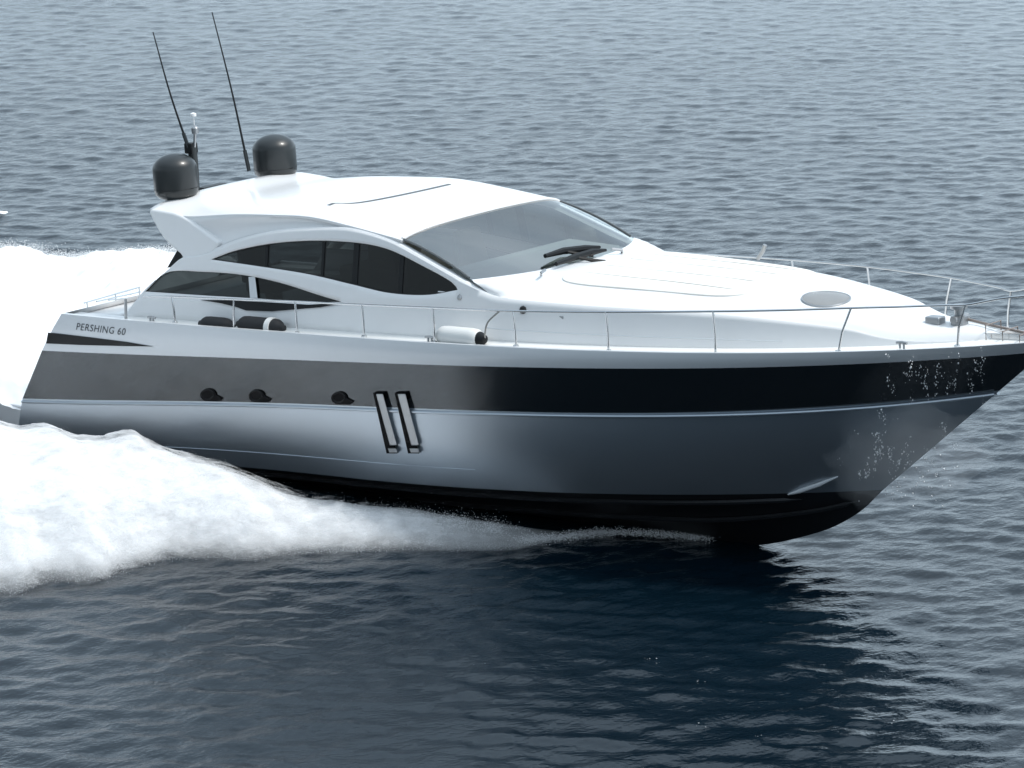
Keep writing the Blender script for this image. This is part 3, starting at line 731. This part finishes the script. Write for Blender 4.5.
n.links.new(g.outputs["Position"], n2.inputs["Vector"])          # gust patches: rougher and calmer water
mrr = n.nodes.new("ShaderNodeMapRange"); mrr.inputs["From Min"].default_value = 0.35; mrr.inputs["From Max"].default_value = 0.65
mrr.inputs["To Min"].default_value = 0.45; mrr.inputs["To Max"].default_value = 1.0; n.links.new(n2.outputs["Fac"], mrr.inputs["Value"])
bp = n.nodes.new("ShaderNodeBump"); bp.inputs["Distance"].default_value = 0.026; n.links.new(mrr.outputs["Result"], bp.inputs["Strength"])
n3 = n.nodes.new("ShaderNodeTexNoise"); n3.inputs["Scale"].default_value = 17.0; n3.inputs["Detail"].default_value = 3
n.links.new(mp_.outputs[0], n3.inputs["Vector"]); bp3 = n.nodes.new("ShaderNodeBump"); bp3.inputs["Distance"].default_value = 0.009; bp3.inputs["Strength"].default_value = 0.6
n.links.new(n3.outputs["Fac"], bp3.inputs["Height"]); n.links.new(bp3.outputs["Normal"], bp.inputs["Normal"])
n.links.new(n1.outputs["Fac"], bp.inputs["Height"]); n.links.new(bp.outputs["Normal"], b.inputs["Normal"])
sea = gridmesh("sea", GX, GY, GZ, WM); tag(sea, "dark blue-grey choppy sea surface all round the yacht", "sea", kind="structure")

#SPRAY
# ------------------------------------------------------------------ white water
def fbm(p, s, oct=4):
    v = 0; a = 1; t = 0
    for i in range(oct):
        v += a*noise.noise(Vector(p)*s + Vector((i*17.3, 5.1*i, -3.7*i))); t += a; a *= 0.55; s *= 2.05
    return v/t
FM = bpy.data.materials.new("white_foam"); FM.use_nodes = True
n = FM.node_tree; b = n.nodes["Principled BSDF"]
b.inputs["Base Color"].default_value = (0.86, 0.87, 0.88, 1); b.inputs["Roughness"].default_value = 0.9; b.inputs["Specular IOR Level"].default_value = 0.1
at = n.nodes.new("ShaderNodeAttribute"); at.attribute_name = "dens"
g = n.nodes.new("ShaderNodeNewGeometry")
na = n.nodes.new("ShaderNodeTexNoise"); na.inputs["Scale"].default_value = 3.6; na.inputs["Detail"].default_value = 7; na.inputs["Roughness"].default_value = 0.60
n.links.new(g.outputs["Position"], na.inputs["Vector"])
ma = n.nodes.new("ShaderNodeMath"); ma.operation = 'MULTIPLY_ADD'; ma.inputs[1].default_value = 1.3; ma.inputs[2].default_value = -1.05
n.links.new(na.outputs["Fac"], ma.inputs[0])
md = n.nodes.new("ShaderNodeMath"); md.operation = 'MULTIPLY_ADD'; md.inputs[1].default_value = 2.0
n.links.new(at.outputs["Fac"], md.inputs[0]); n.links.new(ma.outputs[0], md.inputs[2])
cl_ = n.nodes.new("ShaderNodeClamp"); n.links.new(md.outputs[0], cl_.inputs[0]); n.links.new(cl_.outputs[0], b.inputs["Alpha"])
bpn = n.nodes.new("ShaderNodeBump"); bpn.inputs["Strength"].default_value = 0.05; bpn.inputs["Distance"].default_value = 0.12
n.links.new(na.outputs["Fac"], bpn.inputs["Height"]); n.links.new(bpn.outputs["Normal"], b.inputs["Normal"])
DM = bpy.data.materials.new("spray_droplets"); DM.use_nodes = True
b = DM.node_tree.nodes["Principled BSDF"]; b.inputs["Base Color"].default_value = (0.86, 0.87, 0.88, 1); b.inputs["Roughness"].default_value = 0.6

def foam_grid(name, rows, dens):
    X, Y, Z = [np.array([[p[k] for p in r] for r in rows]) for k in range(3)]
    o = gridmesh(name, X, Y, Z, FM); a = o.data.attributes.new("dens", 'FLOAT', 'POINT')
    a.data.foreach_set("value", np.array(dens, np.float32).ravel()); return o
def join(objs, name):
    bm = bmesh.new()
    for o in objs: bm.from_mesh(o.data)
    me = bpy.data.meshes.new(name); bm.to_mesh(me); bm.free(); me.materials.append(objs[0].data.materials[0])
    for o in objs: bpy.data.objects.remove(o)
    o = bpy.data.objects.new(name, me); COL.objects.link(o); return o
def droplets(name, P, R_, m=DM, stretch=None):
    P = np.asarray(P); k = len(P)
    base = np.array([[1, 1, 1], [1, -1, -1], [-1, 1, -1], [-1, -1, 1]])/1.732
    q = RNG.normal(size=(k, 4)); q /= np.linalg.norm(q, axis=1)[:, None]; w, x, y, z = q.T
    Rm = np.stack([1-2*(y*y+z*z), 2*(x*y-z*w), 2*(x*z+y*w), 2*(x*y+z*w), 1-2*(x*x+z*z), 2*(y*z-x*w), 2*(x*z-y*w), 2*(y*z+x*w), 1-2*(x*x+y*y)], -1).reshape(k, 3, 3)
    V = np.einsum('kij,vj->kvi', Rm, base)*np.asarray(R_)[:, None, None]
    if stretch is not None: V = V*np.asarray(stretch)[None, None, :]
    V += P[:, None, :]
    F = (np.arange(k)[:, None, None]*4+np.array([[0, 1, 2], [0, 3, 1], [0, 2, 3], [1, 3, 2]])[None]).reshape(-1, 3)
    me = bpy.data.meshes.new(name); me.vertices.add(4*k); me.vertices.foreach_set("co", V.reshape(-1).astype(np.float32))
    me.loops.add(F.size); me.loops.foreach_set("vertex_index", F.ravel().astype(np.int32)); me.polygons.add(len(F))
    me.polygons.foreach_set("loop_start", np.arange(0, F.size, 3, dtype=np.int32)); me.polygons.foreach_set("loop_total", np.full(len(F), 3, np.int32)); me.update(calc_edges=True)
    me.materials.append(m); o = bpy.data.objects.new(name, me); COL.objects.link(o); return o

# starboard spray plume: crest against the hull, foot on the water
PL = [(600, 532, 602, 534), (551, 531, 558, 540), (489, 524, 517, 548), (435, 517, 460, 550), (387, 513, 404, 549), (352, 512, 360, 551), (300, 511, 318, 552), (275, 503, 285, 554), (250, 489, 250, 559),
      (220, 474, 215, 557), (190, 467, 180, 558), (165, 457, 160, 560), (147, 447, 140, 566), (137, 437, 126, 568), (120, 437, 115, 574), (105, 441, 100, 580), (85, 441, 80, 581),
      (70, 437, 60, 580), (50, 427, 44, 582), (35, 429, 30, 588), (20, 434, 18, 593), (0, 433, 0, 592), (-40, 424, -40, 600), (-100, 415, -105, 612), (-170, 410, -190, 625)]
def at_wy(px, py, y):
    v = Dv + Rv*(px-512)/FPX - Uv*(py-384)/FPX; return CAMP + v*(y-CAMP[1])/v[1]
crest, foot = [], []
for i, (a, b_, c, d) in enumerate(PL):
    f = world_z0(c, d, 0.03); foot.append(f)
    u = min(1, i/9); yy = max(f[1]+0.05, -1.9-0.95*u) if i else f[1]+0.05
    crest.append(at_wy(a, b_+min(1, i/10)*13+max(0, min(1, (i-10)/7))*24, yy))
NU = 260
CR = resample(crest, NU); FT = resample(foot, NU)
def plume(off, dscale, seed, nv=46):
    rows = []; dens = []
    for j in range(nv+14):
        r = []; dd = []
        for i in range(NU):
            c, f = CR[i], FT[i]; u = i/(NU-1); big = min(1, u*3)
            if j >= 14:
                v = (j-14)/(nv-1); p = c*(1-v)+f*v; L = np.linalg.norm(f-c)
                p = p + np.array([0, 0, 1.0])*(0.13*L*sin(pi*v**0.8)) 
            else:
                v = -(14-j)/14; p = c + np.array([0.1, 0.75, -0.9])*(-v)*min(1.0, 0.3+c[2])
            amp = 0.24*big*max(0.25, 1-abs(v))
            q = (p[0]*1.0+seed, p[1], p[2]*1.3)
            dz = fbm((q[0]*0.9, q[1]*0.5, q[2]*0.5), 0.9, 2)*amp*1.1 + fbm(q, 1.5)*amp*0.5 + fbm((q[0]*2.2, q[1]*2.2, q[2]), 2.5, 3)*amp*0.16
            p = p + np.array([-0.25, -0.55, 0.8])*(dz) + np.array([0, -0.5, 0.85])*off*big
            p[2] = max(p[2], -0.05)
            e_r = min(1, u*1.75+0.02)**1.3; e_b = min(1, (1-max(v, 0))*3.0+0.08); e_t = min(1, 0.16-v*1.0) if v < 0 else min(1, 0.16+v*3.4)
            dd.append(dscale*e_r*e_b*e_t*(1+0.25*fbm((p[0]*1.5, p[1]*0.5, p[2]*0.5), 1.4, 3))); r.append(p)
        rows.append(r); dens.append(dd)
    return foam_grid("spray_layer", rows, dens)
pl_ = [plume(-0.08, 1.5, 0.0), plume(-0.02, 0.95, 0.15), plume(0.04, 0.75, 0.3), plume(0.11, 0.60, 0.45), plume(0.19, 0.50, 0.6), plume(0.28, 0.42, 0.75)]
# soft mist of finest spray wrapped round the plume: a closed body of thin, even density
PM = bpy.data.materials.new("plume_mist"); PM.use_nodes = True; n = PM.node_tree
n.nodes.remove(n.nodes["Principled BSDF"]); pv = n.nodes.new("ShaderNodeVolumePrincipled")
pv.inputs["Color"].default_value = (0.985, 0.987, 0.99, 1); pv.inputs["Density"].default_value = 1.5
n.links.new(pv.outputs[0], n.nodes["Material Output"].inputs["Volume"])
src = plume(0.13, 1.0, 0.3, 30); co = np.array([v.co[:] for v in src.data.vertices]).reshape(-1, NU, 3); bpy.data.objects.remove(src)
def shroud(co, k):
    c = co[:, 2::3].copy(); c[0, :, 2] = -0.3; c[-1, :, 2] = -0.3
    mid = c.mean(axis=0, keepdims=True); c = mid+(c-mid)*k; c[..., 2] += 0.02*(k-1)
    rws = [list(c[:, i]) for i in range(c.shape[1])]
    o = MB().loft(rws, True, True).build("plume_mist", PM); return o
pmist = shroud(co, 1.02); tag(pmist, "soft white mist hanging over the spray plume along the starboard side", "mist", kind="stuff")
sp = join(pl_, "bow_wave_spray"); tag(sp, "white plume of spray thrown out along the yacht's starboard side", "spray", kind="stuff")
# drops torn off the plume
N = 120000
ui = (0.07+0.93*RNG.beta(1.3, 0.8, N))*(NU-1); i0 = ui.astype(int)
vv = np.where(RNG.random(N) < 0.45, np.abs(RNG.normal(0, 0.05, N)), np.where(RNG.random(N) < 0.5, 1-np.abs(RNG.normal(0, 0.07, N)), RNG.random(N)))
P = CR[i0]*(1-vv)[:, None]+FT[i0]*vv[:, None]; L = np.linalg.norm(FT[i0]-CR[i0], axis=1)
P[:, 2] += 0.13*L*np.sin(pi*np.clip(vv, 0, 1)**0.8)
big = np.clip(ui/(NU-1)*3, 0.12, 1)
P += np.abs(RNG.normal(0, 0.06, N))[:, None]*big[:, None]*np.array([0, -0.45, 0.9])+RNG.normal(0, 0.06, (N, 3))*big[:, None]
P[:, 2] = np.maximum(P[:, 2], 0.02)
Rd = RNG.uniform(0.002, 0.006, N)*(0.5+0.5*big); PP = [P]; RR = [Rd]
for k in range(46):                                            # ragged tufts flung up along the crest
    i = int(NU*RNG.uniform(0.10, 0.75)); kk = 500; h = RNG.uniform(0.10, 0.34)*min(1, i/NU*2.2+0.2)
    g_ = np.abs(RNG.normal(0, 1, kk)); q = CR[i]+np.array([0, 0, -0.05])+g_[:, None]*np.array([-0.35, -0.15, 0.75])*h*0.6+RNG.normal(0, 1, (kk, 3))*np.array([0.10, 0.06, 0.04])*(1+g_[:, None]*0.5)
    PP.append(q); RR.append(RNG.uniform(0.002, 0.006, kk)*RNG.choice([0.7, 1, 1, 1.6], kk))
tl_ = resample([world_z0(a, b_, 0.02) for a, b_ in ((520, 541), (560, 538), (600, 533.5), (640, 534), (680, 536.5), (705, 539))], 60)
q = tl_[RNG.integers(0, 60, 5000)]; q = q+RNG.normal(0, 1, (5000, 3))*np.array([0.10, 0.07, 0.025]); q[:, 2] = np.abs(q[:, 2])+0.01
PP.append(q); RR.append(RNG.uniform(0.003, 0.010, 5000))       # thin broken line of foam where the hull cuts the water
P = np.vstack(PP); Rd = np.concatenate(RR)
o = droplets("spray_droplets", P, Rd); tag(o, "fine white drops torn off the spray plume beside the hull", "droplets", kind="stuff")

# wake astern: port plume far edge, churned wash between
WK = [(-220, 236), (-120, 240), (-60, 242), (0, 246), (25, 248), (47, 254), (80, 255), (110, 252), (140, 250), (165, 249), (200, 251), (240, 258)]
far = []
for a, b_ in WK:
    far.append(at_wy(a, b_, 3.4))
FARR = resample(far, 200)
rows = []; dens = []; ny = 130
for j in range(ny):
    v = j/(ny-1); r = []; dd = []
    for i in range(200):
        c = FARR[i]
        if v < 0.2:
            t = v/0.2; p = np.array([c[0]-1.2*(1-t), c[1]+2.4*(1-t), c[2]*t**0.7]); d = 0.25+1.2*t
        else:
            t = (v-0.2)/0.8; y = c[1]*(1-t)+(-2.15)*t; z = c[2]*((1-t)**1.6)+0.80*(1-(1-t)**1.6)-0.40*max(0, (t-0.94)/0.06)
            p = np.array([c[0]+1.0*t, y, z]); d = 1.5
        if p[0] > 0.2 and abs(p[1]) < 2.6: p[0] = 0.2-0.01*i/200
        k = fbm(p, 0.9, 4)*(0.14 if v < 0.3 else 0.26)+fbm(p, 3.2, 3)*0.09
        p = p + np.array([0, 0, k*min(1, p[2]+0.25)]); r.append(p); dd.append(d)
    rows.append(r); dens.append(dd)
wk = foam_grid("wake_foam", rows, dens); tag(wk, "broad white churned wake foam behind the yacht's stern", "wake foam", kind="stuff")
N = 24000; i0 = RNG.integers(0, 199, N); P = FARR[i0]+RNG.normal(0, 1, (N, 3))*np.array([0.1, 0.25, 0.02]); P[:, 2] += np.abs(RNG.normal(0, 0.03, N))-0.05
o = droplets("wake_droplets", P, RNG.uniform(0.003, 0.009, N)); tag(o, "fine drops flying off the far crest of the wake", "droplets", kind="stuff")
# lone crest of foam far out at the left edge of the view
rows = []; dens = []
c0 = world_z0(-60, 213, 0.05); c1 = world_z0(8, 212, 0.05)
for j in range(30):
    v = j/29*2-1; r = []; dd = []
    for i in range(60):
        t = i/59; wdt = 0.9*(1-t)**0.7+0.02; c = c0*(1-t)+c1*t
        p = c+np.array([Dh[0], Dh[1], 0])*v*wdt; p[2] = 0.14*(1-t)**0.5*(1-v*v)+0.04; p[2] += 0.08*fbm(p, 2.5); r.append(p); dd.append(1.6*(1-v*v)**0.5+0.2)
    rows.append(r); dens.append(dd)
fp = foam_grid("foam_patch", rows, dens); tag(fp, "small white foam crest on the open sea beyond the wake", "foam", kind="stuff")

# bow splash: loose drops in front of the bow flank, and a thin veil of mist
Pn = []; Rn = []
def splash(px, py_, sx, sy, cnt, r0, r1, off=0.25):
    cen = [(random.gauss(px, sx), random.gauss(py_, sy), random.uniform(0.08, off)) for k in range(max(2, cnt//6))]
    for k in range(cnt):
        a, b_, of = random.choice(cen); a += random.gauss(0, 1.3); b_ += random.gauss(0, 3.2)
        p = at_f(a, b_, hully, of)
        if p[0] > 16.9: continue
        Pn.append(b2w(p)); Rn.append(random.uniform(r0, r1)*random.choice((0.5, 0.6, 0.8, 1, 1.3)))
splash(930, 380, 22, 10, 170, 0.003, 0.013); splash(968, 370, 16, 12, 90, 0.003, 0.012)
splash(880, 440, 6, 15, 110, 0.005, 0.017); splash(900, 452, 16, 14, 90, 0.004, 0.015); splash(872, 471, 6, 3, 30, 0.005, 0.018); splash(905, 445, 30, 24, 120, 0.005, 0.013)
for k in range(60):
    p = world_z0(random.gauss(905, 28), random.gauss(478, 18), random.uniform(0.4, 1.2)); Pn.append(p); Rn.append(random.uniform(0.006, 0.016))
o = droplets("bow_splash", Pn, np.array(Rn), stretch=(0.9, 0.9, 1.5)); tag(o, "scattered bright drops splashing up in front of the bow", "droplets", kind="stuff")
MM = bpy.data.materials.new("spray_mist"); MM.use_nodes = True; n = MM.node_tree
n.nodes.remove(n.nodes["Principled BSDF"]); pv = n.nodes.new("ShaderNodeVolumePrincipled")
pv.inputs["Color"].default_value = (0.95, 0.96, 0.97, 1); pv.inputs["Density"].default_value = 0.17
n.links.new(pv.outputs[0], n.nodes["Material Output"].inputs["Volume"])
for (px, py_, off, k_) in ((906, 458, 0.85, 1.05),):
    bm = bmesh.new(); bmesh.ops.create_icosphere(bm, subdivisions=4, radius=1.0)
    c = b2w(at_f(px, py_, hully, off))
    for v in bm.verts:
        q = v.co*(1+0.55*fbm(v.co, 1.3+k_)); v.co = Vector(c)+Vector((q.x*1.0, q.y*0.5, q.z*0.66))*k_+Vector((q.z*0.35, 0, 0))
    me = bpy.data.meshes.new("spray_mist"); bm.to_mesh(me); bm.free(); me.materials.append(MM)
    o = bpy.data.objects.new("spray_mist", me); COL.objects.link(o); tag(o, "thin grey veil of spray mist hanging at the bow", "mist", "spray mist at the bow", "stuff")
# flecks of foam left on the dark water
Pf = []; Rf = []
for a, b_ in ((646, 657), (655, 659), (704, 678), (757, 734), (890, 719), (480, 660), (700, 722)):
    for k in range(3):
        p = world_z0(a+random.gauss(0, 4), b_+random.gauss(0, 1.2), 0.05); h = float(wave_height(np.array([[p[0]]]), np.array([[p[1]]]))[0, 0]); Pf.append((p[0], p[1], h+0.01)); Rf.append(random.uniform(0.003, 0.011))
o = droplets("foam_flecks", Pf, np.array(Rf), stretch=(1.5, 1.5, 0.4)); tag(o, "scattered tiny foam flecks on the dark foreground water", "foam", kind="stuff")
